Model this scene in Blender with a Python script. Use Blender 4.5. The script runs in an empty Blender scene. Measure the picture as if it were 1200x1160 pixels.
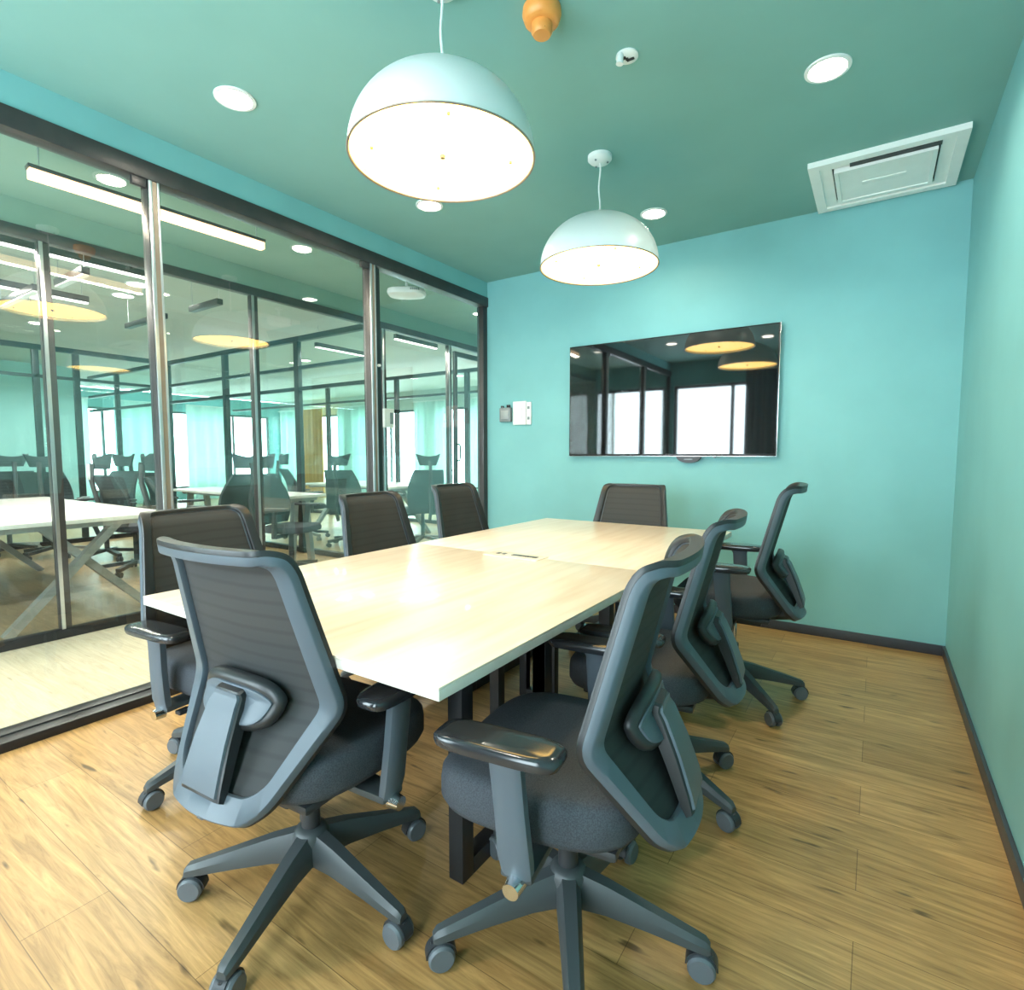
import bpy, bmesh, math, random
from mathutils import Vector, Matrix
random.seed(7)
PI = math.pi
scn = bpy.context.scene
COL = scn.collection

# ------------------------------------------------------------------ camera
YAW = math.atan2(428.0, math.hypot(641.5, 48.0)); PITCH = math.atan(48.0 / 641.5)
fw = Vector((-math.sin(YAW) * math.cos(PITCH), math.cos(YAW) * math.cos(PITCH), -math.sin(PITCH)))
rt = Vector((math.cos(YAW), math.sin(YAW), 0)); up = rt.cross(fw)
cam = bpy.data.cameras.new('camera'); cam.sensor_width = 36; cam.lens = 36 * 641.5 / 1200; cam.clip_start = 0.02
camo = bpy.data.objects.new('camera', cam); COL.objects.link(camo)
camo.matrix_world = Matrix(((rt.x, up.x, -fw.x, 0), (rt.y, up.y, -fw.y, 0), (rt.z, up.z, -fw.z, 1.2), (0, 0, 0, 1)))
scn.camera = camo

# ------------------------------------------------------------------ sky, exposure
W = bpy.data.worlds.new('sky'); scn.world = W; W.use_nodes = True
bg = W.node_tree.nodes['Background']
bg.inputs[0].default_value = (0.80, 0.93, 1.0, 1); bg.inputs[1].default_value = 17.0
scn.view_settings.view_transform = 'Standard'; scn.view_settings.look = 'None'
scn.view_settings.exposure = 0.12; scn.view_settings.gamma = 1.0; scn.view_settings.use_curve_mapping = False
scn.cycles.transparent_max_bounces = 32; scn.cycles.max_bounces = 8; scn.cycles.diffuse_bounces = 5
scn.cycles.sample_clamp_indirect = 8.0

def add_light(name, kind, loc, energy, color, size=0.2, size_y=None, rot=(0, 0, 0), spread=None, portal=False, shape=None):
    l = bpy.data.lights.new(name, kind); l.energy = energy; l.color = color
    if kind == 'AREA':
        l.size = size
        if shape: l.shape = shape
        if size_y: l.shape = 'RECTANGLE'; l.size_y = size_y
        if spread: l.spread = spread
        if portal: l.cycles.is_portal = True
    o = bpy.data.objects.new(name, l); COL.objects.link(o); o.location = loc; o.rotation_euler = rot
    return o
# daylight guides in the window openings (they only steer the sky's own light)
add_light('window_portal', 'AREA', (-1.5, -1.36, 1.3), 1, (1, 1, 1), 2.75, 2.1, (PI / 2, 0, 0), portal=True)
add_light('window_portal', 'AREA', (-3.7, -1.36, 1.3), 1, (1, 1, 1), 1.2, 2.1, (PI / 2, 0, 0), portal=True)
add_light('window_portal', 'AREA', (-8.0, 10.12, 1.3), 1, (1, 1, 1), 12.0, 2.0, (-PI / 2, 0, 0), portal=True)
add_light('window_portal', 'AREA', (-15.27, 7.05, 1.3), 1, (1, 1, 1), 2.0, 5.3, (0, -PI / 2, 0), portal=True)

# ------------------------------------------------------------------ dimensions
GX = -2.98          # glass partition of the meeting room (room side)
RX = 0.385          # right wall
BY = 4.077          # back wall
FY = -1.3           # front (window) wall
H = 2.735
PX = -4.38          # second partition, across the corridor
OX = -9.0           # third partition

# ------------------------------------------------------------------ materials
def mat(name, col, rough=0.5, metal=0.0, spec=0.5, coat=0.0, ior=None, emit=None, estr=0.0, coat_rough=0.05):
    m = bpy.data.materials.new(name); m.use_nodes = True
    p = m.node_tree.nodes['Principled BSDF']
    p.inputs['Base Color'].default_value = (*col, 1); p.inputs['Roughness'].default_value = rough
    p.inputs['Metallic'].default_value = metal; p.inputs['Specular IOR Level'].default_value = spec
    p.inputs['Coat Weight'].default_value = coat; p.inputs['Coat Roughness'].default_value = coat_rough
    if ior: p.inputs['IOR'].default_value = ior
    if emit:
        p.inputs['Emission Color'].default_value = (*emit, 1); p.inputs['Emission Strength'].default_value = estr
    return m
def nodes(m): return m.node_tree.nodes, m.node_tree.links, m.node_tree.nodes['Principled BSDF']
def coords(m, scale=(1, 1, 1), rot=(0, 0, 0)):
    N, L, p = nodes(m)
    tc = N.new('ShaderNodeTexCoord'); mp = N.new('ShaderNodeMapping'); mp.inputs['Scale'].default_value = scale
    mp.inputs['Rotation'].default_value = rot
    L.new(tc.outputs['Object'], mp.inputs[0]); return mp
def noise_color(m, c1, c2, scale=(1, 1, 1), nscale=5.0, detail=4, lo=0.35, hi=0.65):
    N, L, p = nodes(m); mp = coords(m, scale)
    n = N.new('ShaderNodeTexNoise'); n.inputs['Scale'].default_value = nscale; n.inputs['Detail'].default_value = detail
    L.new(mp.outputs[0], n.inputs['Vector'])
    r = N.new('ShaderNodeValToRGB'); r.color_ramp.elements[0].position = lo; r.color_ramp.elements[1].position = hi
    r.color_ramp.elements[0].color = (*c1, 1); r.color_ramp.elements[1].color = (*c2, 1)
    L.new(n.outputs['Fac'], r.inputs[0]); L.new(r.outputs[0], p.inputs['Base Color'])
    return n
def noise_bump(m, nscale=200, strength=0.1, dist=0.002, scale=(1, 1, 1)):
    N, L, p = nodes(m); mp = coords(m, scale)
    n = N.new('ShaderNodeTexNoise'); n.inputs['Scale'].default_value = nscale
    L.new(mp.outputs[0], n.inputs['Vector'])
    b = N.new('ShaderNodeBump'); b.inputs['Strength'].default_value = strength; b.inputs['Distance'].default_value = dist
    L.new(n.outputs['Fac'], b.inputs['Height']); L.new(b.outputs[0], p.inputs['Normal'])

TEALC = (0.225, 0.51, 0.52)
M = {}
M['teal'] = mat('teal_paint', TEALC, 0.55, spec=0.3)
noise_color(M['teal'], tuple(c * 0.97 for c in TEALC), tuple(c * 1.03 for c in TEALC), nscale=3.0)
noise_bump(M['teal'], 180, 0.06, 0.001)
M['ceil_teal'] = mat('teal_ceiling_paint', (0.15, 0.43, 0.36), 0.6, spec=0.25)
noise_color(M['ceil_teal'], (0.215, 0.42, 0.385), (0.225, 0.44, 0.405), nscale=3.0)
M['corridor_greyed'] = mat('reflection_greyed_corridor_paint', (0.24, 0.37, 0.30), 0.6, spec=0.25); noise_color(M['corridor_greyed'], (0.23, 0.36, 0.29), (0.25, 0.38, 0.31), nscale=3)  # room green, greyed in colour to stand for reflections in the glass before it
M['lit_teal'] = mat('light_lifted_teal_paint', (0.38, 0.66, 0.68), 0.6, spec=0.25); noise_color(M['lit_teal'], (0.37, 0.65, 0.67), (0.39, 0.67, 0.69), nscale=3)  # teal paint lightened in colour to stand for stronger light on the far wall
M['pale_ceiling'] = mat('pale_ceiling_paint', (0.52, 0.57, 0.51), 0.7, spec=0.2); noise_color(M['pale_ceiling'], (0.51, 0.56, 0.50), (0.53, 0.58, 0.52), nscale=3)

def plank_floor(name, ca, cb, grain, knots, rough, bw=1.25, rh=0.19, coat=0.0, mortar=(0.25, 0.14, 0.05)):
    m = mat(name, ca, rough, spec=0.4, coat=coat, coat_rough=0.12)
    N, L, p = nodes(m)
    mp = coords(m)
    br = N.new('ShaderNodeTexBrick'); br.offset = 0.37; br.offset_frequency = 2
    br.inputs['Color1'].default_value = (*ca, 1); br.inputs['Color2'].default_value = (*cb, 1); br.inputs['Mortar'].default_value = (*mortar, 1)
    br.inputs['Scale'].default_value = 1; br.inputs['Mortar Size'].default_value = 0.0012; br.inputs['Mortar Smooth'].default_value = 0.3
    br.inputs['Brick Width'].default_value = bw; br.inputs['Row Height'].default_value = rh
    L.new(mp.outputs[0], br.inputs['Vector'])
    # long wavy grain
    mg = coords(m, (1.3, 17, 1)); ng = N.new('ShaderNodeTexNoise'); ng.inputs['Scale'].default_value = 1.9; ng.inputs['Detail'].default_value = 12; ng.inputs['Roughness'].default_value = 0.66; ng.inputs['Distortion'].default_value = 1.6
    L.new(mg.outputs[0], ng.inputs['Vector'])
    rg = N.new('ShaderNodeValToRGB'); rg.color_ramp.elements[0].position = 0.30; rg.color_ramp.elements[1].position = 0.72
    rg.color_ramp.elements[0].color = (1 - grain, 1 - grain * 1.05, 1 - grain * 1.15, 1); rg.color_ramp.elements[1].color = (1.08, 1.08, 1.08, 1)
    L.new(ng.outputs['Fac'], rg.inputs[0])
    mx = N.new('ShaderNodeMix'); mx.data_type = 'RGBA'; mx.blend_type = 'MULTIPLY'; mx.inputs[0].default_value = 1
    L.new(br.outputs['Color'], mx.inputs[6]); L.new(rg.outputs[0], mx.inputs[7])
    # short dark knots
    mk = coords(m, (2.2, 11, 1)); nk = N.new('ShaderNodeTexNoise'); nk.inputs['Scale'].default_value = 2.3; nk.inputs['Detail'].default_value = 2
    L.new(mk.outputs[0], nk.inputs['Vector'])
    rk = N.new('ShaderNodeValToRGB'); rk.color_ramp.elements[0].position = 0.665; rk.color_ramp.elements[1].position = 0.75
    rk.color_ramp.elements[0].color = (1, 1, 1, 1); rk.color_ramp.elements[1].color = (1 - knots, 1 - knots, 1 - knots, 1)
    L.new(nk.outputs['Fac'], rk.inputs[0])
    m2 = N.new('ShaderNodeMix'); m2.data_type = 'RGBA'; m2.blend_type = 'MULTIPLY'; m2.inputs[0].default_value = 1
    L.new(mx.outputs[2], m2.inputs[6]); L.new(rk.outputs[0], m2.inputs[7])
    L.new(m2.outputs[2], p.inputs['Base Color'])
    b = N.new('ShaderNodeBump'); b.inputs['Strength'].default_value = 0.12; b.inputs['Distance'].default_value = 0.002
    L.new(ng.outputs['Fac'], b.inputs['Height']); L.new(b.outputs[0], p.inputs['Normal'])
    return m
M['floor'] = plank_floor('honey_oak_planks', (0.62, 0.365, 0.145), (0.49, 0.275, 0.098), 0.58, 0.72, 0.36)
M['corridor'] = plank_floor('pale_maple_planks', (0.70, 0.61, 0.46), (0.64, 0.56, 0.42), 0.22, 0.25, 0.24, mortar=(0.6, 0.55, 0.45))
M['office_floor'] = plank_floor('office_oak_planks', (0.50, 0.36, 0.20), (0.44, 0.31, 0.17), 0.3, 0.3, 0.35)

M['frame'] = mat('dark_bronze_aluminium', (0.075, 0.07, 0.072), 0.38, metal=0.55)
noise_color(M['frame'], (0.07, 0.066, 0.068), (0.085, 0.078, 0.078), nscale=9)
M['rail_black'] = mat('black_aluminium', (0.018, 0.018, 0.02), 0.35, metal=0.3); noise_color(M['rail_black'], (0.016, 0.016, 0.018), (0.021, 0.021, 0.023), nscale=9)
M['strip'] = mat('bright_aluminium', (0.62, 0.66, 0.70), 0.28, metal=0.9); noise_color(M['strip'], (0.6, 0.64, 0.68), (0.64, 0.68, 0.72), nscale=9)
M['bronze'] = mat('warm_bronze_aluminium', (0.30, 0.24, 0.19), 0.4, metal=0.5); noise_color(M['bronze'], (0.28, 0.22, 0.175), (0.32, 0.26, 0.2), nscale=9)
M['teal_frame'] = mat('teal_grey_aluminium', (0.022, 0.038, 0.04), 0.4, metal=0.4); noise_color(M['teal_frame'], (0.02, 0.035, 0.037), (0.025, 0.042, 0.044), nscale=9)
M['skirting'] = mat('dark_grey_skirting', (0.045, 0.05, 0.065), 0.4); noise_color(M['skirting'], (0.042, 0.046, 0.06), (0.05, 0.055, 0.07), nscale=12)

def glass(name, tint, ior, boost):
    m = bpy.data.materials.new(name); m.use_nodes = True; N = m.node_tree.nodes; L = m.node_tree.links
    for n in list(N):
        if n.type == 'BSDF_PRINCIPLED': N.remove(n)
    out = [n for n in N if n.type == 'OUTPUT_MATERIAL'][0]
    tr = N.new('ShaderNodeBsdfTransparent'); tr.inputs[0].default_value = (*tint, 1)
    gl = N.new('ShaderNodeBsdfGlossy'); gl.inputs['Roughness'].default_value = 0.0; gl.inputs['Color'].default_value = (1, 1, 1, 1)
    fr = N.new('ShaderNodeFresnel'); fr.inputs[0].default_value = ior
    geo = N.new('ShaderNodeNewGeometry')
    inv = N.new('ShaderNodeMath'); inv.operation = 'SUBTRACT'; inv.inputs[0].default_value = 1
    L.new(geo.outputs['Backfacing'], inv.inputs[1])
    mu = N.new('ShaderNodeMath'); mu.operation = 'MULTIPLY'; L.new(fr.outputs[0], mu.inputs[0]); L.new(inv.outputs[0], mu.inputs[1])
    m2 = N.new('ShaderNodeMath'); m2.operation = 'MULTIPLY'; m2.use_clamp = True; m2.inputs[1].default_value = boost; L.new(mu.outputs[0], m2.inputs[0])
    mix = N.new('ShaderNodeMixShader'); L.new(m2.outputs[0], mix.inputs[0]); L.new(tr.outputs[0], mix.inputs[1]); L.new(gl.outputs[0], mix.inputs[2])
    L.new(mix.outputs[0], out.inputs[0]); return m
M['glass'] = glass('clear_partition_glass', (0.945, 0.965, 0.955), 1.5, 2.6)
M['glass_far'] = glass('green_tinted_partition_glass', (0.90, 0.965, 0.945), 1.5, 1.5)
M['window_glass'] = glass('window_glass', (0.94, 0.97, 0.97), 1.45, 1.2)

M['table_top'] = mat('pale_maple_laminate', (0.86, 0.77, 0.62), 0.30, spec=0.5, coat=0.35, coat_rough=0.06)
noise_color(M['table_top'], (0.70, 0.565, 0.43), (0.83, 0.72, 0.595), scale=(11, 1.1, 1), nscale=2.2, detail=7, lo=0.25, hi=0.62)
M['table_edge'] = mat('pale_edge_band', (0.60, 0.55, 0.49), 0.5); noise_color(M['table_edge'], (0.58, 0.53, 0.47), (0.63, 0.58, 0.52), nscale=20)
M['black_metal'] = mat('black_powder_coat', (0.016, 0.017, 0.02), 0.42, spec=0.5); noise_bump(M['black_metal'], 400, 0.05, 0.0005)
M['black_plastic'] = mat('black_plastic', (0.028, 0.031, 0.036), 0.38, spec=0.5); noise_bump(M['black_plastic'], 500, 0.08, 0.0004)
M['grey_plastic'] = mat('slate_grey_plastic', (0.080, 0.102, 0.126), 0.42, spec=0.5); noise_bump(M['grey_plastic'], 500, 0.08, 0.0004)
M['dark_plastic'] = mat('charcoal_plastic', (0.05, 0.058, 0.062), 0.42, spec=0.5); noise_bump(M['dark_plastic'], 500, 0.08, 0.0004)
M['arm_pad'] = mat('soft_black_arm_pad', (0.022, 0.024, 0.028), 0.16, spec=0.6); noise_bump(M['arm_pad'], 300, 0.03, 0.0003)
M['seat_fabric'] = mat('charcoal_woven_fabric', (0.050, 0.056, 0.066), 0.85, spec=0.25)
noise_color(M['seat_fabric'], (0.040, 0.045, 0.054), (0.062, 0.069, 0.080), nscale=350, detail=1); noise_bump(M['seat_fabric'], 420, 0.4, 0.001)
M['rim_black'] = mat('satin_black_rim', (0.02, 0.021, 0.023), 0.38, spec=0.5); noise_bump(M['rim_black'], 500, 0.05, 0.0003)
M['chrome'] = mat('chrome', (0.75, 0.77, 0.8), 0.12, metal=1.0); noise_color(M['chrome'], (0.73, 0.75, 0.78), (0.77, 0.79, 0.82), nscale=20)
M['wheel'] = mat('grey_nylon_wheel', (0.10, 0.115, 0.13), 0.4); noise_bump(M['wheel'], 300, 0.05, 0.0005)

def mesh_fabric(name, col, dark):
    m = mat(name, col, 0.7, spec=0.25); N, L, p = nodes(m)
    mp = coords(m); w = N.new('ShaderNodeTexWave'); w.wave_type = 'BANDS'; w.bands_direction = 'Z'; w.inputs['Scale'].default_value = 9.0; w.inputs['Distortion'].default_value = 0.6; w.inputs['Detail'].default_value = 1
    L.new(mp.outputs[0], w.inputs['Vector'])
    r = N.new('ShaderNodeValToRGB'); r.color_ramp.elements[0].position = 0.0; r.color_ramp.elements[1].position = 0.35
    r.color_ramp.elements[0].color = (*dark, 1); r.color_ramp.elements[1].color = (*col, 1)
    L.new(w.outputs['Fac'], r.inputs[0]); L.new(r.outputs[0], p.inputs['Base Color'])
    n = N.new('ShaderNodeTexNoise'); n.inputs['Scale'].default_value = 600; L.new(mp.outputs[0], n.inputs['Vector'])
    b = N.new('ShaderNodeBump'); b.inputs['Strength'].default_value = 0.3; b.inputs['Distance'].default_value = 0.0008
    L.new(n.outputs['Fac'], b.inputs['Height']); L.new(b.outputs[0], p.inputs['Normal'])
    out = [q for q in N if q.type == 'OUTPUT_MATERIAL'][0]
    tr = N.new('ShaderNodeBsdfTransparent'); mix = N.new('ShaderNodeMixShader'); mix.inputs[0].default_value = 0.10
    L.new(p.outputs[0], mix.inputs[1]); L.new(tr.outputs[0], mix.inputs[2]); L.new(mix.outputs[0], out.inputs[0])
    return m
M['mesh'] = mesh_fabric('charcoal_mesh', (0.046, 0.047, 0.048), (0.038, 0.039, 0.040))
M['mesh_teal'] = mesh_fabric('grey_teal_mesh', (0.045, 0.068, 0.074), (0.032, 0.05, 0.055))

M['white_shade'] = mat('white_lacquered_metal', (0.60, 0.66, 0.655), 0.35); noise_color(M['white_shade'], (0.67, 0.72, 0.715), (0.69, 0.74, 0.735), nscale=6)
M['white'] = mat('white_plastic', (0.82, 0.84, 0.83), 0.4); noise_color(M['white'], (0.80, 0.82, 0.81), (0.84, 0.86, 0.85), nscale=9)
M['vent_white'] = mat('off_white_vent_plastic', (0.78, 0.80, 0.77), 0.45); noise_color(M['vent_white'], (0.88, 0.89, 0.87), (0.92, 0.93, 0.91), nscale=9)
M['vent_dark'] = mat('dark_vent_slot', (0.05, 0.055, 0.055), 0.6); noise_color(M['vent_dark'], (0.04, 0.045, 0.045), (0.06, 0.065, 0.065), nscale=30)
M['orange'] = mat('orange_plastic', (0.85, 0.32, 0.07), 0.4); noise_color(M['orange'], (0.82, 0.30, 0.06), (0.88, 0.35, 0.085), nscale=15)
M['gold'] = mat('gold_leaf_lining', (0.85, 0.55, 0.16), 0.4); noise_color(M['gold'], (0.80, 0.50, 0.13), (0.90, 0.60, 0.2), nscale=25)
M['tv'] = mat('glossy_black_screen', (0.006, 0.007, 0.008), 0.03, spec=0.5, ior=1.95); noise_color(M['tv'], (0.005, 0.006, 0.007), (0.007, 0.008, 0.009), nscale=4)
M['bezel'] = mat('black_tv_bezel', (0.012, 0.012, 0.014), 0.25); noise_color(M['bezel'], (0.011, 0.011, 0.013), (0.014, 0.014, 0.016), nscale=20)
M['silver'] = mat('silver_edge_trim', (0.6, 0.62, 0.64), 0.25, metal=1.0); noise_color(M['silver'], (0.58, 0.6, 0.62), (0.62, 0.64, 0.66), nscale=20)
M['smoke_grey'] = mat('smoky_grey_plastic', (0.22, 0.25, 0.26), 0.2); noise_color(M['smoke_grey'], (0.2, 0.23, 0.24), (0.24, 0.27, 0.28), nscale=20)
M['leg_grey'] = mat('brushed_grey_steel', (0.34, 0.36, 0.36), 0.4, metal=0.4); noise_color(M['leg_grey'], (0.31, 0.33, 0.33), (0.37, 0.39, 0.39), nscale=12)
M['bench_top'] = mat('white_bench_laminate', (0.80, 0.80, 0.76), 0.3, coat=0.3); noise_color(M['bench_top'], (0.76, 0.76, 0.72), (0.83, 0.83, 0.79), scale=(1, 9, 1), nscale=2.5, detail=5)
def curtain_mat(name, col, trans):
    m = mat(name, col, 0.9, spec=0.1); N, L, p = nodes(m)
    noise_color(m, tuple(c * 0.94 for c in col), tuple(min(1, c * 1.04) for c in col), scale=(60, 60, 2), nscale=3)
    out = [q for q in N if q.type == 'OUTPUT_MATERIAL'][0]
    t = N.new('ShaderNodeBsdfTranslucent'); t.inputs[0].default_value = (*col, 1)
    mix = N.new('ShaderNodeMixShader'); mix.inputs[0].default_value = trans
    L.new(p.outputs[0], mix.inputs[1]); L.new(t.outputs[0], mix.inputs[2]); L.new(mix.outputs[0], out.inputs[0]); return m
M['curtain_grey'] = curtain_mat('grey_curtain_cloth', (0.20, 0.23, 0.25), 0.25)
M['curtain_sheer'] = curtain_mat('sheer_green_curtain_cloth', (0.66, 0.80, 0.76), 0.5)
M['curtain_yellow'] = curtain_mat('amber_curtain_cloth', (0.72, 0.36, 0.05), 0.05)
def emit(name, col, s):
    m = mat(name, tuple(min(1, c) for c in col), 0.5, emit=col, estr=s); return m
M['lamp_warm'] = emit('warm_lit_diffuser', (1.0, 0.62, 0.17), 10.5)
M['lamp_disc'] = emit('lit_downlight_lens', (1.0, 0.93, 0.78), 25.0)
M['lamp_linear_warm'] = emit('warm_lit_tube', (1.0, 0.60, 0.33), 3.2)
M['lamp_linear'] = emit('white_lit_tube', (1.0, 0.97, 0.90), 5.0)

# ------------------------------------------------------------------ mesh helpers
def obj(name, bm, m, parent=None, smooth=40, loc=None, doub=True):
    if doub: bmesh.ops.remove_doubles(bm, verts=bm.verts, dist=1e-6)
    bmesh.ops.recalc_face_normals(bm, faces=bm.faces)
    me = bpy.data.meshes.new(name); bm.to_mesh(me); bm.free()
    me.materials.append(m)
    for p in me.polygons: p.use_smooth = True
    me.set_sharp_from_angle(angle=math.radians(smooth))
    o = bpy.data.objects.new(name, me); COL.objects.link(o)
    if parent: o.parent = parent
    if loc: o.location = loc
    return o
def thing(name, label, cat, loc=(0, 0, 0), rz=0, group=None):
    o = bpy.data.objects.new(name, None); COL.objects.link(o); o.location = loc; o.rotation_euler = (0, 0, rz)
    o.empty_display_size = 0.1
    return tag(o, label, cat, group)
def tag(o, label, cat, group=None):
    o['label'] = label; o['category'] = cat
    if group: o['group'] = group
    return o
def struct(o, label=None):
    o['kind'] = 'structure'
    if label: o['label'] = label
    return o
def sempty(name, loc=(0, 0, 0)):
    o = bpy.data.objects.new(name, None); COL.objects.link(o); o.location = loc; o['kind'] = 'structure'; return o
def BM(): return bmesh.new()
def box(bm, lo, hi, bev=0.0, seg=2, mtx=None):
    c = [(a + b) / 2 for a, b in zip(lo, hi)]; s = [abs(b - a) for a, b in zip(lo, hi)]
    t = bmesh.new(); bmesh.ops.create_cube(t, size=1); bmesh.ops.scale(t, vec=s, verts=t.verts)
    if bev > 0: bmesh.ops.bevel(t, geom=list(t.edges), offset=bev, segments=seg, profile=0.6, affect='EDGES')
    bmesh.ops.translate(t, vec=c, verts=t.verts)
    if mtx: bmesh.ops.transform(t, matrix=mtx, verts=t.verts)
    merge(bm, t)
def merge(bm, t):
    me = bpy.data.meshes.new('tmp'); t.to_mesh(me); t.free(); bm.from_mesh(me); bpy.data.meshes.remove(me)
def frame_of(d):
    d = d.normalized(); a = Vector((0, 0, 1)) if abs(d.z) < 0.9 else Vector((1, 0, 0))
    x = d.cross(a).normalized(); y = d.cross(x).normalized(); return x, y
def cyl(bm, p0, p1, r0, r1=None, n=24, caps=True):
    p0 = Vector(p0); p1 = Vector(p1); r1 = r0 if r1 is None else r1
    x, y = frame_of(p1 - p0)
    A = [bm.verts.new(p0 + r0 * (math.cos(2 * PI * i / n) * x + math.sin(2 * PI * i / n) * y)) for i in range(n)]
    B = [bm.verts.new(p1 + r1 * (math.cos(2 * PI * i / n) * x + math.sin(2 * PI * i / n) * y)) for i in range(n)]
    for i in range(n): bm.faces.new((A[i], A[(i + 1) % n], B[(i + 1) % n], B[i]))
    if caps: bm.faces.new(A[::-1]); bm.faces.new(B)
def lathe(bm, prof, n=48, c=(0, 0, 0), close=False):
    rings = []
    for r, z in prof:
        if r < 1e-6: rings.append([bm.verts.new((c[0], c[1], c[2] + z))])
        else: rings.append([bm.verts.new((c[0] + r * math.cos(2 * PI * i / n), c[1] + r * math.sin(2 * PI * i / n), c[2] + z)) for i in range(n)])
    for a, b in zip(rings, rings[1:]):
        for i in range(n):
            j = (i + 1) % n
            if len(a) == 1 and len(b) > 1: bm.faces.new((a[0], b[j], b[i]))
            elif len(b) == 1 and len(a) > 1: bm.faces.new((a[i], a[j], b[0]))
            elif len(a) > 1: bm.faces.new((a[i], a[j], b[j], b[i]))
def loft(bm, secs, caps=True):
    V = [[bm.verts.new(p) for p in s] for s in secs]; n = len(V[0])
    for a, b in zip(V, V[1:]):
        for i in range(n): bm.faces.new((a[i], a[(i + 1) % n], b[(i + 1) % n], b[i]))
    if caps: bm.faces.new(V[0][::-1]); bm.faces.new(V[-1])
def sup(n, e, a=1.0, b=1.0):
    out = []
    for i in range(n):
        t = 2 * PI * (i + 0.5) / n; c, s = math.cos(t), math.sin(t)
        out.append((a * math.copysign(abs(c) ** (2 / e), c), b * math.copysign(abs(s) ** (2 / e), s)))
    return out
def tube(bm, pts, r, n=12, rect=None):
    pts = [Vector(p) for p in pts]; secs = []; px = None
    for i, p in enumerate(pts):
        d = (pts[min(i + 1, len(pts) - 1)] - pts[max(i - 1, 0)]).normalized()
        if px is None: x, y = frame_of(d)
        else:
            x = (px - d * px.dot(d)).normalized(); y = d.cross(x)
        px = x
        secs.append([p + r * (math.cos(2 * PI * k / n) * x + math.sin(2 * PI * k / n) * y) for k in range(n)])
    loft(bm, secs)
def bar(bm, p0, p1, w, h, ref=Vector((0, 0, 1))):
    p0 = Vector(p0); p1 = Vector(p1); d = (p1 - p0).normalized(); x = d.cross(ref).normalized(); y = x.cross(d).normalized()
    s = lambda p: [p + x * a * w / 2 + y * b * h / 2 for a, b in ((-1, -1), (1, -1), (1, 1), (-1, 1))]
    loft(bm, [s(p0), s(p1)])
def crom(P, t):
    n = len(P) - 1; f = min(max(t, 0), 1) * n; i = min(int(f), n - 1); u = f - i
    g = lambda k: P[min(max(k, 0), n)]
    a, b, c, d = g(i - 1), g(i), g(i + 1), g(i + 2)
    return [0.5 * ((2 * q) + (-p + r) * u + (2 * p - 5 * q + 4 * r - s) * u * u + (-p + 3 * q - 3 * r + s) * u ** 3) for p, q, r, s in zip(a, b, c, d)]

# ================================================================== setting
b = BM(); box(b, (GX + 0.0, FY - 0.2, -0.1), (RX + 0.1, BY + 0.1, 0)); struct(obj('floor', b, M['floor']))
b = BM(); box(b, (PX - 0.05, -2.2, -0.1), (GX, 10.1, -0.001)); struct(obj('floor', b, M['corridor']))
b = BM(); box(b, (-15.2, -2.2, -0.1), (PX - 0.05, 10.1, -0.002)); struct(obj('floor', b, M['office_floor']))
b = BM(); box(b, (GX, FY - 0.2, H), (RX + 0.1, BY + 0.1, H + 0.1)); struct(obj('ceiling', b, M['ceil_teal']))
b = BM(); box(b, (PX - 0.05, -2.2, H), (GX, 10.2, H + 0.1)); struct(obj('ceiling', b, M['corridor_greyed']))
b = BM(); box(b, (-15.2, -2.2, H + 0.02), (PX - 0.05, 10.2, H + 0.12)); struct(obj('ceiling', b, M['pale_ceiling']))
b = BM(); box(b, (GX - 0.02, BY, 0), (RX + 0.1, BY + 0.12, H)); struct(obj('wall_back', b, M['teal']))
b = BM(); box(b, (RX, FY - 0.1, 0), (RX + 0.1, BY, H)); struct(obj('wall_right', b, M['teal']))
def wall_with_holes(name, x0, x1, y, th, holes, z0, z1, m, zt=H):
    b = BM()
    box(b, (x0, y - th, 0), (x1, y, z0)); box(b, (x0, y - th, z1), (x1, y, zt))
    xs = [x0] + [v for h in holes for v in h] + [x1]
    for i in range(0, len(xs), 2):
        if xs[i + 1] - xs[i] > 1e-4: box(b, (xs[i], y - th, z0), (xs[i + 1], y, z1))
    return struct(obj(name, b, m))
wall_with_holes('wall_front', PX, RX, FY, 0.12, [(-4.30, -3.06), (-2.92, -0.12)], 0.25, 2.35, M['teal'])
wall_with_holes('wall_north', -15.2, GX - 0.02, 10.2, 0.12, [(-15.0, -12.1), (-11.8, -9.2), (-8.9, -6.4), (-6.0, -4.0)], 0.3, 2.3, M['pale_ceiling'], H + 0.02)
wall_with_holes('wall_south', -15.2, PX, -2.08, 0.12, [], 0.3, 2.3, M['pale_ceiling'], H + 0.02)
b = BM()
for lo, hi in (((-2.2, 0), (4.4, H)), ((9.7, 0), (10.2, H)), ((4.4, 0), (9.7, 0.3)), ((4.4, 2.3), (9.7, H))): box(b, (-15.3, lo[0], lo[1]), (-15.2, hi[0], hi[1]))
struct(obj('wall_west', b, M['teal']))
w = sempty('window_13', (-15.25, 7.05, 0.3)); b = BM()
box(b, (-0.03, -2.65, 0), (0.03, 2.65, 0.05)); box(b, (-0.03, -2.65, 1.95), (0.03, 2.65, 2.0))
for k in range(6): box(b, (-0.03, -2.65 + 1.05 * k, 0.05), (0.03, -2.60 + 1.05 * k, 1.95))
obj('window_frame', b, M['frame'], w)
b = BM(); box(b, (-0.005, -2.62, 0.04), (0.005, 2.62, 1.96)); obj('pane', b, M['window_glass'], w)
b = BM(); box(b, (-12.1, -2.0, 0), (-12.0, 3.9, H)); struct(obj('wall_far_office', b, M['lit_teal']))
b = BM(); box(b, (GX - 0.02, BY + 0.12, 0), (GX + 0.08, 10.1, H)); struct(obj('wall_corridor', b, M['teal']))
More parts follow.
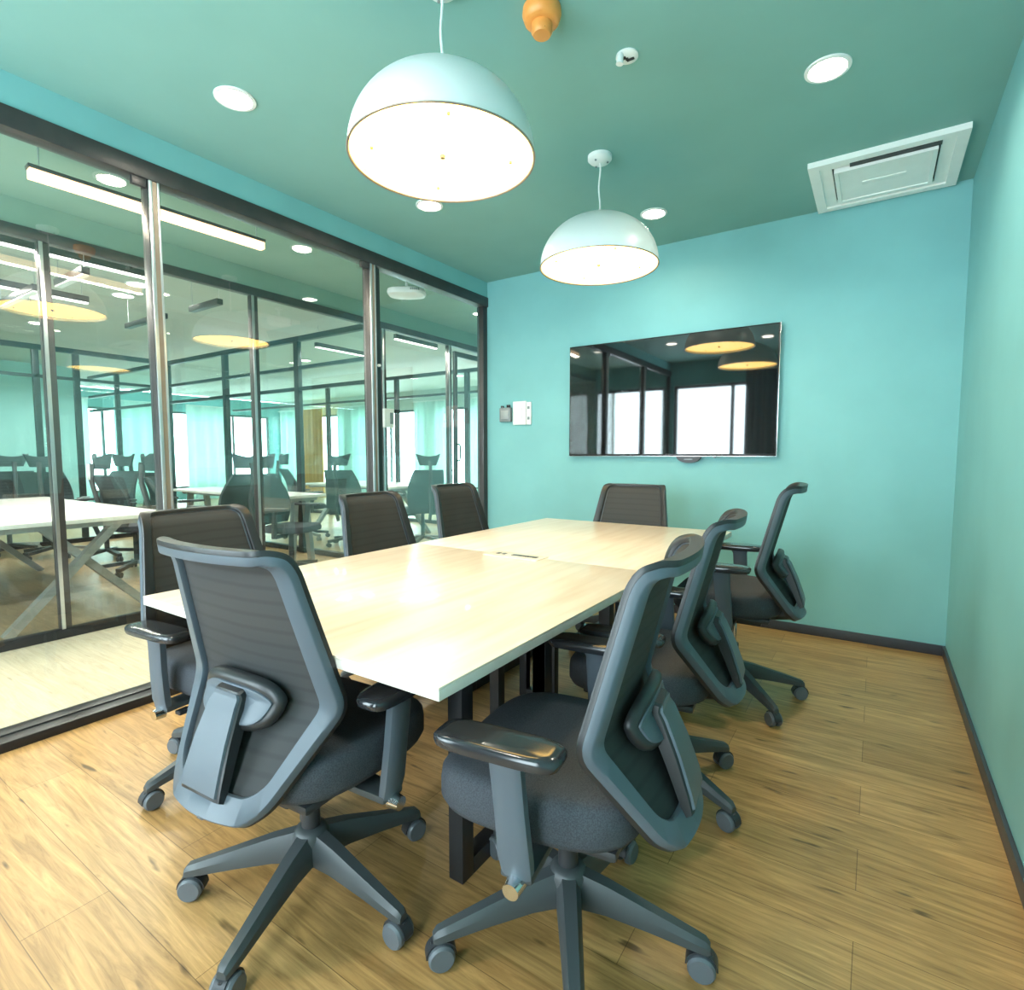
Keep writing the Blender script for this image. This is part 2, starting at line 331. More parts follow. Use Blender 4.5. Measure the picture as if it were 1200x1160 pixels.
# bulkheads above the two partitions
b = BM(); box(b, (GX - 0.06, FY, 2.60), (GX, BY, H)); struct(obj('trim_1', b, M['teal']))
b = BM(); box(b, (PX - 0.06, -2.1, 2.58), (PX, 10.1, H + 0.02)); struct(obj('trim_2', b, M['corridor_greyed']))
# baseboards
b = BM(); box(b, (GX + 0.08, BY - 0.014, 0), (RX, BY, 0.062), 0.003); struct(obj('baseboard_back', b, M['skirting']))
b = BM(); box(b, (RX - 0.014, FY, 0), (RX, BY - 0.014, 0.062), 0.003); struct(obj('baseboard_right', b, M['skirting']))
b = BM(); box(b, (GX + 0.08, FY, 0), (RX - 0.014, FY + 0.014, 0.062), 0.003); struct(obj('baseboard_front', b, M['skirting']))

# windows in the outer walls
def window(n, x0, x1, y, z0, z1, nm, side):
    w = sempty('window_%d' % n, ((x0 + x1) / 2, y, z0))
    cx = (x0 + x1) / 2; b = BM(); hw = (x1 - x0) / 2; h = z1 - z0; f = 0.05
    box(b, (-hw, -0.03, 0), (hw, 0.03, f)); box(b, (-hw, -0.03, h - f), (hw, 0.03, h))
    for i in range(nm + 1):
        x = -hw + f / 2 + (2 * hw - f) * i / nm; box(b, (x - f / 2, -0.03, f), (x + f / 2, 0.03, h - f))
    obj('window_frame', b, M['frame'], w)
    b = BM(); box(b, (-hw + f, -0.005, f), (hw - f, 0.005, h - f)); obj('pane', b, M['window_glass'], w)
window(1, -2.92, -0.12, FY - 0.06, 0.25, 2.35, 3, 1)
window(2, -4.30, -3.06, FY - 0.06, 0.25, 2.35, 1, 1)
for i, (x0, x1) in enumerate([(-15.0, -12.1), (-11.8, -9.2), (-8.9, -6.4), (-6.0, -4.0)]): window(3 + i, x0, x1, 10.14, 0.3, 2.3, 2, 1)

# glass partition of the meeting room
w = sempty('window_8', (GX, BY, 0))
MUL = [4.045, 2.72, 1.335, -0.05, FY + 0.03]
b = BM(); box(b, (-0.08, FY - BY, 2.515), (0.012, 0, 2.60), 0.004); obj('top_rail', b, M['frame'], w)
b = BM()
box(b, (-0.08, FY - BY, 0), (-0.002, 0, 0.03)); box(b, (0.0, FY - BY, 0), (0.108, 0, 0.042), 0.006)
obj('bottom_rail', b, M['rail_black'], w)
b = BM(); box(b, (-0.045, FY - BY, 0.032), (0.035, 0, 0.048), 0.003); obj('glazing_channel', b, M['rail_black'], w)
for i, y in enumerate(MUL):
    b = BM(); wd = 0.028 if i else 0.03
    box(b, (-0.07, y - wd - BY, 0.04), (0.0, y + wd - BY, 2.52), 0.004); mu = obj('mullion', b, M['frame'], w)
    if i in (1, 2, 3):
        b = BM(); box(b, (0.0, y - 0.026 - BY, 0.045), (0.012, y - 0.010 - BY, 2.515), 0.003)
        box(b, (0.0, y + 0.012 - BY, 0.045), (0.012, y + 0.022 - BY, 2.515), 0.003); obj('edge_strip', b, M['strip'], mu)
        b = BM(); box(b, (0.0, y - 0.010 - BY, 0.045), (0.006, y + 0.012 - BY, 2.515)); obj('centre_strip', b, M['bronze'], mu)
        b = BM(); box(b, (-0.02, y - 0.095 - BY, 2.475), (0.004, y - 0.032 - BY, 2.518), 0.004); obj('pivot_clamp', b, M['frame'], mu)
b = BM(); box(b, (-0.045, 2.752 - BY, 0.05), (-0.012, 2.800 - BY, 2.51), 0.003); ds = obj('door_stile', b, M['teal_frame'], w)
b = BM(); cyl(b, (-0.012, 2.775 - BY, 1.83), (0.004, 2.775 - BY, 1.83), 0.011, 0.009, 16); obj('door_knob', b, M['white'], ds)
for y0, y1 in zip(MUL[1:], MUL[:-1]):
    b = BM(); box(b, (-0.035, y0 + 0.028 - BY, 0.045), (-0.025, y1 - 0.028 - BY, 2.516)); obj('glass_pane', b, M['glass'], w)

# partition across the corridor
def partition_y(n, x, y0, y1, posts, top, m, gl, transom=None, strip=True, pw=0.03, beam=0.065):
    w = sempty('window_%d' % n, (x, y0, 0))
    b = BM(); box(b, (-0.05, 0, top - beam), (0.012, y1 - y0, top), 0.003); obj('top_rail', b, m, w)
    b = BM(); box(b, (-0.05, 0, 0), (0.012, y1 - y0, 0.06), 0.003); obj('bottom_rail', b, M['rail_black'], w)
    if transom:
        b = BM(); box(b, (-0.04, 0, transom - 0.02), (0.0, y1 - y0, transom + 0.02)); obj('transom', b, m, w)
    for p in posts:
        b = BM(); box(b, (-0.05, p - pw - y0, 0.06), (0.0, p + pw - y0, top - beam), 0.003); po = obj('mullion', b, m, w)
        if strip:
            b = BM(); box(b, (0.0, p - 0.026 - y0, 0.06), (0.010, p - 0.006 - y0, top - beam), 0.002); obj('edge_strip', b, M['strip'], po)
    e = [y0] + list(posts) + [y1]
    for a, c in zip(e, e[1:]):
        if c - a > 0.1:
            b = BM(); box(b, (-0.03, a - y0, 0.06), (-0.02, c - y0, top - beam)); obj('glass_pane', b, gl, w)
    return w
w2 = partition_y(9, PX, -2.05, 10.05, [-0.10, 1.31, 2.70, 4.14, 5.22, 6.16, 7.6, 9.0], 2.58, M['frame'], M['glass'])
w3 = partition_y(10, OX, -2.05, 4.0, [-0.5, 1.0, 2.54, 2.97, 4.0], 2.60, M['teal_frame'], M['glass_far'], transom=2.2, strip=False, pw=0.035)
def partition_x(n, y, x0, x1, posts, top, m, gl, transoms=(), pw=0.04, glass_on=True):
    w = sempty('window_%d' % n, (x0, y, 0))
    b = BM(); box(b, (0, -0.03, top - 0.06), (x1 - x0, 0.03, top), 0.003); obj('top_rail', b, m, w)
    b = BM(); box(b, (0, -0.03, 0), (x1 - x0, 0.03, 0.06), 0.003); obj('bottom_rail', b, m, w)
    for t in transoms:
        b = BM(); box(b, (0, -0.025, t - 0.02), (x1 - x0, 0.025, t + 0.02)); obj('transom', b, m, w)
    for p in posts:
        b = BM(); box(b, (p - pw - x0, -0.03, 0.06), (p + pw - x0, 0.03, top - 0.06), 0.003); obj('mullion', b, m, w)
    e = [x0] + list(posts) + [x1]
    for a, c in zip(e, e[1:]):
        if glass_on and c - a > 0.1:
            b = BM(); box(b, (a - x0, -0.005, 0.06), (c - x0, 0.005, top - 0.06)); obj('glass_pane', b, gl, w)
    return w
w4 = partition_x(11, BY + 0.06, -12.0, PX - 0.05, [-10.85, -9.05, -7.45, -5.85, -4.52], 2.60, M['teal_frame'], M['glass_far'], transoms=(2.23, 1.98))
w5 = partition_x(12, 7.1, -12.5, PX - 0.05, [-9.1, -7.2, -5.6], 2.58, M['frame'], M['glass_far'], transoms=(2.2,))

# glass door leaf in the far partition: pull handle and closer
d = sempty('door_1', (PX, 5.25, 0))
b = BM(); box(b, (0.014, 0.0, 0.07), (0.05, 0.05, 2.45), 0.003); box(b, (0.014, 0.83, 0.07), (0.05, 0.88, 2.45), 0.003); box(b, (0.014, 0.05, 0.07), (0.05, 0.83, 0.13)); box(b, (0.014, 0.05, 2.39), (0.05, 0.83, 2.45))
obj('door_frame', b, M['frame'], d)
b = BM(); tube(b, [(0.05, 0.03, 1.12), (0.09, 0.03, 1.12), (0.10, 0.03, 1.14), (0.10, 0.03, 1.30), (0.09, 0.03, 1.32), (0.05, 0.03, 1.32)], 0.011); obj('pull_handle', b, M['rail_black'], d)

# ================================================================== office armchair for the meeting room
def soft_profile(P, n=44, w=0.028):
    # angular side profile with softened bends, evenly spaced along its length
    L = [0]
    for p, q in zip(P, P[1:]): L.append(L[-1] + math.hypot(q[0] - p[0], q[1] - p[1]))
    def at(l):
        l = min(max(l, 0), L[-1])
        for i in range(len(P) - 1):
            if l <= L[i + 1] + 1e-9:
                f = (l - L[i]) / (L[i + 1] - L[i]); return [u + (v - u) * f for u, v in zip(P[i], P[i + 1])]
    out = []
    for k in range(n):
        l = L[-1] * k / (n - 1); ww = min(w, l, L[-1] - l); acc = [0, 0, 0]
        for m in range(-6, 7):
            q = at(l + ww * m / 6)
            acc = [u + v / 13 for u, v in zip(acc, q)]
        out.append(acc)
    return out
PROF = soft_profile([(-0.300, 0.393, 0.150), (-0.150, 0.628, 0.272), (-0.234, 0.958, 0.218), (-0.262, 0.987, 0.212), (-0.296, 0.984, 0.206)])
def back_pt(u, t, d):
    y, z, hw = crom(PROF, t); y1, z1, _ = crom(PROF, t + 0.01); y0, z0, _ = crom(PROF, t - 0.01)
    ty, tz = y1 - y0, z1 - z0; l = math.hypot(ty, tz) or 1; ny, nz = -tz / l, ty / l      # normal towards the rear
    return Vector((u * hw, y + 0.030 * u * u + d * ny, z + d * nz))
def chair(loc, rz, base_angle, dz, label, tagged=False, proto=[None]):
    g = 'mesh back armchairs around the meeting table'
    if proto[0] is not None:
        src = proto[0]; r = src.copy(); COL.objects.link(r)
        r.location = loc; r.rotation_euler = (0, 0, rz); r['label'] = label
        for ch in list(src.children):
            if ch.name.startswith('care_tag'): continue
            c = ch.copy(); COL.objects.link(c); c.parent = r
            place_part(c, base_angle, dz)
            for gch in list(ch.children):
                if gch.name.startswith('care_tag'): continue
                k = gch.copy(); COL.objects.link(k); k.parent = c
        return r
    r = thing('office_chair', label, 'chair', loc, rz, g); proto[0] = r
    # seat
    b = BM(); N = 64; o = sup(N, 3.6, 0.252, 0.245); secs = []
    for s, z in ((0.55, 0.392), (0.88, 0.394), (0.965, 0.404), (1.0, 0.422), (1.0, 0.462), (0.988, 0.479), (0.955, 0.490), (0.88, 0.497), (0.6, 0.499), (0.25, 0.497)):
        sec = []
        for x, y in o:
            yy = y * s; fr = max(0, (yy - 0.12) / 0.13)
            sec.append(Vector((x * s * (1 - 0.06 * max(0, -y / 0.245)), yy + 0.03, z - 0.020 * fr * fr * (1 if z > 0.43 else 0.4) + (0.012 * (abs(x * s) / 0.25) ** 2 if z > 0.47 else 0))))
        secs.append(sec)
    loft(b, secs); seat = obj('seat', b, M['seat_fabric'], r, 60)
    b = BM(); box(b, (0.2485, 0.055, 0.432), (0.2545, 0.100, 0.446), 0.0008); obj('care_tag', b, M['white'], seat)
    b = BM(); box(b, (-0.19, -0.17, 0.372), (0.19, 0.20, 0.396), 0.01); obj('seat_pan', b, M['black_plastic'], r)
    # back frame: rounded band around the mesh
    b = BM(); out = []
    for cx, cy, a0, r_ in ((0.205 - 0.05, 0.335 - 0.05, 0, 0.05), (-0.205 + 0.05, 0.335 - 0.05, 90, 0.05), (-0.205 + 0.06, -0.335 + 0.06, 180, 0.06), (0.205 - 0.06, -0.335 + 0.06, 270, 0.06)):
        for k in range(13):
            a = math.radians(a0 + 90 * k / 12); out.append(((cx + r_ * math.cos(a)) / 0.205, (cy + r_ * math.sin(a)) / 0.335))
    dense = []
    for p, q in zip(out, out[1:] + out[:1]):
        n_ = max(1, int(math.hypot((q[0] - p[0]) * 0.2, (q[1] - p[1]) * 0.33) / 0.012))
        for k in range(n_): dense.append((p[0] + (q[0] - p[0]) * k / n_, p[1] + (q[1] - p[1]) * k / n_))
    out = dense; NL = len(out)
    CS = [(0, -0.004), (0, 0.012), (0.06, 0.016), (0.93, 0.016), (1, 0.011), (1, -0.004)]
    rings = [[] for _ in CS]
    for u, v in out:
        bv = 0.085 if v > 0 else 0.175
        ui = u * 0.815; vi = v * (1 - bv)
        for k, (a, dd) in enumerate(CS):
            uu = u + (ui - u) * a; vv = v + (vi - v) * a
            rings[k].append(back_pt(uu, (vv + 1) / 2, dd))
    V = [[b.verts.new(p) for p in rg] for rg in rings]
    for k in range(len(CS)):
        A, B = V[k], V[(k + 1) % len(CS)]
        for i in range(NL): b.faces.new((A[i], A[(i + 1) % NL], B[(i + 1) % NL], B[i]))
    bf = obj('back_frame', b, M['grey_plastic'], r, 50)
    # black front half of the frame
    b = BM(); CF = [(0.04, -0.017), (0.0, -0.013), (0.0, -0.0045), (0.97, -0.0045), (0.97, -0.013), (0.85, -0.017)]; rings = [[] for _ in CF]
    for u, v in out:
        bv = 0.085 if v > 0 else 0.175
        ui = u * 0.83; vi = v * (1 - bv)
        for k, (a, dd) in enumerate(CF):
            rings[k].append(back_pt(u + (ui - u) * a, (v + (vi - v) * a + 1) / 2, dd))
    V = [[b.verts.new(p) for p in rg] for rg in rings]
    for k in range(len(CF)):
        A, B = V[k], V[(k + 1) % len(CF)]
        for i in range(NL): b.faces.new((A[i], A[(i + 1) % NL], B[(i + 1) % NL], B[i]))
    fr_ = obj('front_rim', b, M['rim_black'], r, 50); fr_['label'] = 'glossy black front half of the back frame'
    # mesh panel
    def sheet(bm, fu, nu, nv, d0, d1):
        G = [[[bm.verts.new(back_pt(*fu(i / nu, j / nv), d)) for i in range(nu + 1)] for j in range(nv + 1)] for d in (d0, d1)]
        for j in range(nv):
            for i in range(nu):
                bm.faces.new((G[0][j][i], G[0][j][i + 1], G[0][j + 1][i + 1], G[0][j + 1][i]))
                bm.faces.new((G[1][j][i], G[1][j + 1][i], G[1][j + 1][i + 1], G[1][j][i + 1]))
        for j in range(nv):
            for i in (0, nu): bm.faces.new((G[0][j][i], G[0][j + 1][i], G[1][j + 1][i], G[1][j][i]))
        for i in range(nu):
            for j in (0, nv): bm.faces.new((G[0][j][i], G[0][j][i + 1], G[1][j][i + 1], G[1][j][i]))
    b = BM(); sheet(b, lambda a, c: ((a * 2 - 1) * 0.86, 0.07 + c * 0.90), 20, 40, -0.002, 0.002); obj('mesh_panel', b, M['mesh'], r, 60)
    # lumbar pad behind the mesh
    b = BM(); secs = []
    for sc, dd in ((0.7, 0.016), (0.97, 0.020), (1.0, 0.030), (0.96, 0.042), (0.85, 0.047), (0.45, 0.047)):
        secs.append([back_pt(x * sc, 0.385 + y * sc * 1.0, dd) for x, y in sup(48, 3.4, 0.53, 0.115)])
    loft(b, secs); lp = obj('lumbar_pad', b, M['rim_black'], r, 50)
    b = BM(); loft(b, [[back_pt(x * sc, 0.378 + y * sc, dd) for x, y in sup(48, 3.6, 0.46, 0.095)] for sc, dd in ((1.0, 0.044), (1.0, 0.0505), (0.93, 0.053), (0.5, 0.053))]); pc = obj('pad_cover', b, M['grey_plastic'], lp, 50); pc['label'] = 'slate grey inset of the lumbar pad'
    # spine plate
    b = BM(); secs = []
    for t, hwid, d0, d1 in ((0.468, 0.040, 0.045, 0.066), (0.462, 0.046, 0.040, 0.070), (0.41, 0.048, 0.040, 0.072), (0.33, 0.052, 0.036, 0.072), (0.22, 0.060, 0.026, 0.060), (0.11, 0.068, 0.014, 0.042), (0.06, 0.070, 0.008, 0.030)):
        c = back_pt(0, t, 0); n0 = back_pt(0, t, d0); n1 = back_pt(0, t, d1)
        e = (n1 - n0) * 0.22
        secs.append([n0 + Vector((-hwid, 0, 0)), n1 - e + Vector((-hwid, 0, 0)), n1 + Vector((-hwid * 0.86, 0, 0)), n1 + Vector((hwid * 0.86, 0, 0)), n1 - e + Vector((hwid, 0, 0)), n0 + Vector((hwid, 0, 0))])
    loft(b, secs); sp = obj('spine_plate', b, M['rim_black'], r, 35)
    b = BM(); secs = []
    for t, hwid, d1 in ((0.464, 0.040, 0.071), (0.455, 0.044, 0.0735), (0.41, 0.045, 0.0755), (0.33, 0.049, 0.0755), (0.22, 0.057, 0.0635), (0.11, 0.064, 0.0455), (0.07, 0.064, 0.036)):
        n0 = back_pt(0, t, d1 - 0.006); n1 = back_pt(0, t, d1)
        secs.append([n0 + Vector((-hwid, 0, 0)), n1 + Vector((-hwid * 0.97, 0, 0)), n1 + Vector((hwid * 0.97, 0, 0)), n0 + Vector((hwid, 0, 0))])
    loft(b, secs); sc2 = obj('spine_cover', b, M['grey_plastic'], sp, 35); sc2['label'] = 'slate grey face of the spine plate'
    b = BM(); tube(b, [(0, -0.290, 0.412), (0, -0.24, 0.39), (0, -0.17, 0.378), (0, -0.02, 0.375)], 0.03, 10); obj('back_bracket', b, M['black_plastic'], r)
    # armrests
    for s in (-1, 1):
        b = BM(); secs = []
        for sc, z in ((0.80, 0.622), (0.97, 0.626), (1.0, 0.634), (1.0, 0.642), (0.95, 0.649), (0.8, 0.652), (0.4, 0.652)):
            secs.append([Vector((s * 0.310 + x * sc, 0.035 + y * sc + 0.0, z - 0.03 * max(0, -y - 0.05) * 0)) for x, y in sup(48, 4.2, 0.048, 0.135)])
        loft(b, secs); ar = obj('arm_pad', b, M['arm_pad'], r, 50)
        b = BM()
        def sc_(x, y, z, wx, wy): return [Vector((x + a * wx, y + c * wy, z)) for a, c in ((-1, -0.7), (-0.6, -1), (0.6, -1), (1, -0.7), (1, 0.7), (0.6, 1), (-0.6, 1), (-1, 0.7))]
        loft(b, [sc_(s * 0.308, 0.025, 0.625, 0.020, 0.042), sc_(s * 0.306, 0.020, 0.605, 0.016, 0.034), sc_(s * 0.300, 0.012, 0.50, 0.016, 0.033), sc_(s * 0.292, 0.006, 0.40, 0.016, 0.035), sc_(s * 0.285, 0.004, 0.365, 0.014, 0.032)])
        obj('arm_post', b, M['grey_plastic'], r, 40)
        b = BM(); box(b, (min(s * 0.10, s * 0.295), -0.03, 0.355), (max(s * 0.10, s * 0.295), 0.04, 0.374), 0.006); kn = obj('arm_bracket', b, M['dark_plastic'], r)
        b = BM(); cyl(b, (s * 0.288, 0.005, 0.352), (s * 0.320, 0.005, 0.350), 0.021, 0.017); obj('height_knob', b, M['chrome'] if s > 0 else M['chrome'], kn)
    # mechanism, gas lift
    b = BM(); box(b, (-0.075, -0.13, 0.325), (0.075, 0.11, 0.374), 0.012); obj('tilt_mechanism', b, M['black_plastic'], r)
    b = BM(); tube(b, [(0.07, 0.03, 0.35), (0.20, 0.04, 0.35), (0.24, 0.045, 0.345)], 0.006, 8); box(b, (0.225, 0.03, 0.337), (0.265, 0.06, 0.351), 0.004); obj('tilt_lever', b, M['black_plastic'], r)
    b = BM(); cyl(b, (0, 0, 0.16), (0, 0, 0.335), 0.014); obj('lift_rod', b, M['chrome'], r)
    b = BM(); cyl(b, (0, 0, 0.10), (0, 0, 0.268), 0.026, 0.024); obj('gas_lift', b, M['black_plastic'], r)
    b = BM(); lathe(b, [(0, 0.092), (0.042, 0.092), (0.050, 0.105), (0.048, 0.170), (0.040, 0.184), (0.027, 0.190), (0, 0.190)], 30); obj('base_hub', b, M['dark_plastic'], r)
    for k in range(5):
        b = BM(); secs = []
        for x, z, wd, ht in ((0.030, 0.140, 0.030, 0.040), (0.10, 0.132, 0.027, 0.032), (0.20, 0.110, 0.023, 0.023), (0.298, 0.087, 0.019, 0.016), (0.326, 0.080, 0.017, 0.014), (0.336, 0.074, 0.012, 0.009)):
            secs.append([Vector((x, a * wd, z + c * ht)) for a, c in ((-1, -1), (-1, 0.2), (-0.55, 1), (0.55, 1), (1, 0.2), (1, -1))])
        loft(b, secs)
        leg = obj('base_leg', b, M['dark_plastic'], r, 30)
        b = BM()
        # caster: stem, hood and two wheels trailing sideways
        cyl(b, (0.318, 0, 0.05), (0.318, 0, 0.074), 0.007, n=10)
        box(b, (0.294, -0.006, 0.022), (0.342, 0.006, 0.063), 0.004)
        hood = [Vector((0.318 + 0.036 * math.cos(a), 0, 0.032 + 0.036 * math.sin(a))) for a in [PI * i / 12 for i in range(13)]]
        hin = [Vector((0.318 + 0.0325 * math.cos(a), 0, 0.032 + 0.0325 * math.sin(a))) for a in [PI * i / 12 for i in range(13)]]
        prof = hood + hin[::-1]
        loft(b, [[p + Vector((0, -0.015, 0)) for p in prof], [p + Vector((0, 0.015, 0)) for p in prof]])
        ca = obj('caster', b, M['black_plastic'], leg, 40)
        for sg in (-1, 1):
            b = BM()
            y0, y1 = sorted((sg * 0.007, sg * 0.027))
            rr = [(0.028, 0.0), (0.0315, 0.15), (0.0315, 0.7), (0.027, 1.0), (0.014, 1.0)]
            n = 22; rings = []
            for rad, f in rr:
                yy = sg * (0.007 + 0.020 * f)
                rings.append([Vector((0.318 + rad * math.cos(2 * PI * i / n), yy, 0.0315 + rad * math.sin(2 * PI * i / n))) for i in range(n)])
            loft(b, rings); obj('wheel', b, M['wheel'], leg, 35)
        leg.rotation_euler = (0, 0, k * 2 * PI / 5)
        leg['idx'] = k
    for ch in r.children: place_part(ch, base_angle, dz)
    return r
LOWER = ('base_leg', 'base_hub', 'gas_lift', 'wheel', 'caster')
def place_part(c, base_angle, dz):
    n = c.name.split('.')[0]
    if n == 'base_leg': c.rotation_euler = (0, 0, c['idx'] * 2 * PI / 5 + base_angle)
    elif n in ('base_hub', 'gas_lift'): pass
    else: c.location = (0, 0, dz)
R = math.radians
# facing: local +y is where the sitter looks
def ch(cx, cy, face_deg, caster_deg, dz, label):      # face_deg: heading of +y measured from world +x
    rz = R(face_deg - 90)
    return chair((cx, cy, 0), rz, R(caster_deg) - rz, dz, label)
ch(-1.250, 0.885, 94, 2, 0.0, 'grey mesh back armchair at the near end of the table, its back to the viewer')
ch(-0.598, 1.150, 188, 13, 0.0, 'armchair nearest the viewer on the right side of the table, seen side on')
ch(-0.645, 1.890, 187, -21, 0.0, 'middle armchair of the three on the right side of the table')
ch(-0.555, 2.820, 184, -46, 0.06, 'armchair on the right side of the table nearest the teal back wall, seat raised')
ch(-1.325, 3.21, -91, 20, 0.0, 'armchair at the far end of the table below the television')
ch(-2.000, 1.120, 6, -91, -0.015, 'nearest armchair of the glass side row, behind the grey near end chair')
ch(-2.090, 2.080, 3, 30, -0.015, 'middle armchair of the three backed by the glass partition')
ch(-2.110, 2.820, 3, 10, 0.0, 'armchair backed by the glass partition, nearest the corner with the back wall')

# ================================================================== conference table
TX0, TX1, TY0, TYM, TY1, TZ = -1.925, -0.685, 0.775, 2.02, 3.335, 0.75
t = thing('conference_table', 'long glossy pale wood meeting table on black metal frames', 'table', ((TX0 + TX1) / 2, (TY0 + TY1) / 2, 0))
ox, oy = (TX0 + TX1) / 2, (TY0 + TY1) / 2
for y0, y1 in ((TY0, TYM - 0.0006), (TYM + 0.0006, TY1)):
    b = BM(); box(b, (TX0 - ox, y0 - oy, TZ - 0.005), (TX1 - ox, y1 - oy, TZ), 0.0015); tp = obj('tabletop', b, M['table_top'], t)
    b = BM(); box(b, (TX0 - ox, y0 - oy, TZ - 0.028), (TX1 - ox, y1 - oy, TZ - 0.0052), 0.0015); obj('edge_band', b, M['table_edge'], tp)
lw = 0.025
for y0, y1 in ((1.150, 1.600), (2.14, 2.90)):
    for x in (-0.938, -1.680):
        b = BM()
        for y in (y0, y1): box(b, (x - lw - ox, y - lw - oy, 0.0), (x + lw - ox, y + lw - oy, TZ - 0.03), 0.002)
        box(b, (x - lw - ox, y0 + lw - oy, 0.0), (x + lw - ox, y1 - lw - oy, 0.05), 0.002)
        box(b, (x - lw - ox, y0 + lw - oy, TZ - 0.075), (x + lw - ox, y1 - lw - oy, TZ - 0.03), 0.002)
        obj('leg_frame', b, M['black_metal'], t)
for y, xa, xb in ((1.60, -1.30, -1.13), (2.25, -1.42, -1.26)):
    b = BM()
    for x in (xa, xb): box(b, (x - 0.02 - ox, y - 0.02 - oy, 0), (x + 0.02 - ox, y + 0.02 - oy, TZ - 0.03), 0.002)
    box(b, (xa + 0.02 - ox, y - 0.02 - oy, 0), (xb - 0.02 - ox, y + 0.02 - oy, 0.04), 0.002)
    obj('centre_frame', b, M['black_metal'], t)
b = BM()
for x in (-0.95, -1.65): box(b, (x - 0.02 - ox, 0.95 - oy, TZ - 0.07), (x + 0.02 - ox, 3.15 - oy, TZ - 0.029), 0.002)
for y in (1.0, 1.42, 2.62, 3.1): box(b, (-1.66 - ox, y - 0.02 - oy, TZ - 0.075), (-0.94 - ox, y + 0.02 - oy, TZ - 0.03), 0.002)
obj('under_frame', b, M['black_metal'], t)
b = BM(); box(b, (-1.45 - ox, 1.80 - oy, 0.58), (-1.15 - ox, 2.2 - oy, 0.64), 0.004)
for x in (-1.44, -1.16): box(b, (x - 0.008 - ox, 1.82 - oy, 0.64), (x + 0.008 - ox, 2.18 - oy, TZ - 0.029))
obj('cable_tray', b, M['black_metal'], t)
b = BM(); box(b, (-1.455 - ox, 1.950 - oy, TZ - 0.001), (-1.175 - ox, 2.055 - oy, TZ + 0.0035), 0.0015); cb = obj('socket_box', b, M['table_top'], t)
cb['label'] = 'flush cable box lid with sockets'
for x, wd in ((-1.405, 0.008), (-1.375, 0.008), (-1.310, 0.022), (-1.268, 0.018), (-1.225, 0.022)):
    b = BM(); box(b, (x - wd - ox, 1.993 - oy, TZ + 0.003), (x + wd - ox, 2.017 - oy, TZ + 0.005), 0.0006); obj('socket', b, M['black_plastic'], cb)

# ================================================================== ceiling fittings of the room
def pendant(x, y, label):
    rim = 2.178; Rr = 0.306; hh = 0.255
    p = thing('pendant_lamp', label, 'lamp', (x, y, H), 0, 'white dome pendant lamps above the table')
    z0 = rim - H
    b = BM(); pr = []
    for i in range(25):
        a = PI / 2 * i / 24; pr.append((Rr * math.cos(a) ** 0.92 if i < 24 else 0, z0 + hh * math.sin(a)))
    inn = [((Rr - 0.006) * math.cos(PI / 2 * i / 24) ** 0.92 if i < 24 else 0, z0 + (hh - 0.008) * math.sin(PI / 2 * i / 24)) for i in range(25)]
    lathe(b, inn[::-1] + pr, 72); obj('dome_shade', b, M['white_shade'], p, 50)
    b = BM(); lathe(b, [(Rr - 0.004, z0 - 0.004), (Rr + 0.002, z0 - 0.004), (Rr + 0.003, z0 - 0.001), (Rr - 0.006, z0 - 0.001), (Rr - 0.004, z0 - 0.004)], 72); obj('rim_ring', b, M['bronze'], p)
    b = BM(); lathe(b, [(0, z0 + 0.022), (Rr - 0.008, z0 + 0.022), (Rr - 0.008, z0 + 0.017), (0, z0 + 0.012)], 72); di = obj('diffuser', b, M['lamp_warm'], p)
    b = BM(); lathe(b, [(0, z0 + 0.013), (0.009, z0 + 0.012), (0.008, z0 + 0.003), (0, z0 + 0.001)], 16); obj('finial', b, M['bronze'], di)
    for k in range(4):
        a = PI / 4 + k * PI / 2; b = BM(); cyl(b, (0.23 * math.cos(a), 0.23 * math.sin(a), z0 + 0.010), (0.23 * math.cos(a), 0.23 * math.sin(a), z0 + 0.016), 0.005, n=10); obj('screw', b, M['gold'], di)
    b = BM(); tube(b, [(0.004 * math.sin(k * 0.9), 0, -0.02 + (z0 + hh + 0.02 + 0.02) * k / 10) for k in range(11)], 0.0045, 8); obj('cord', b, M['white'], p)
    b = BM(); lathe(b, [(0, z0 + hh + 0.035), (0.008, z0 + hh + 0.033), (0.012, z0 + hh - 0.004), (0, z0 + hh - 0.006)], 16); obj('cord_grip', b, M['white'], p)
    b = BM(); lathe(b, [(0, 0.0), (0.062, 0.0), (0.062, -0.018), (0.050, -0.030), (0.02, -0.036), (0, -0.036)], 36); ca = obj('canopy', b, M['white'], p)
    for k in range(3):
        a = k * 2 * PI / 3 + 0.4; b = BM(); cyl(b, (0.04 * math.cos(a), 0.04 * math.sin(a), -0.031), (0.04 * math.cos(a), 0.04 * math.sin(a), -0.037), 0.005, n=10); obj('screw', b, M['smoke_grey'], ca)
    return p
pendant(-1.245, 1.455, 'larger looking white dome pendant lamp nearest the viewer')
pendant(-1.257, 2.709, 'white dome pendant lamp farther away, toward the television wall')

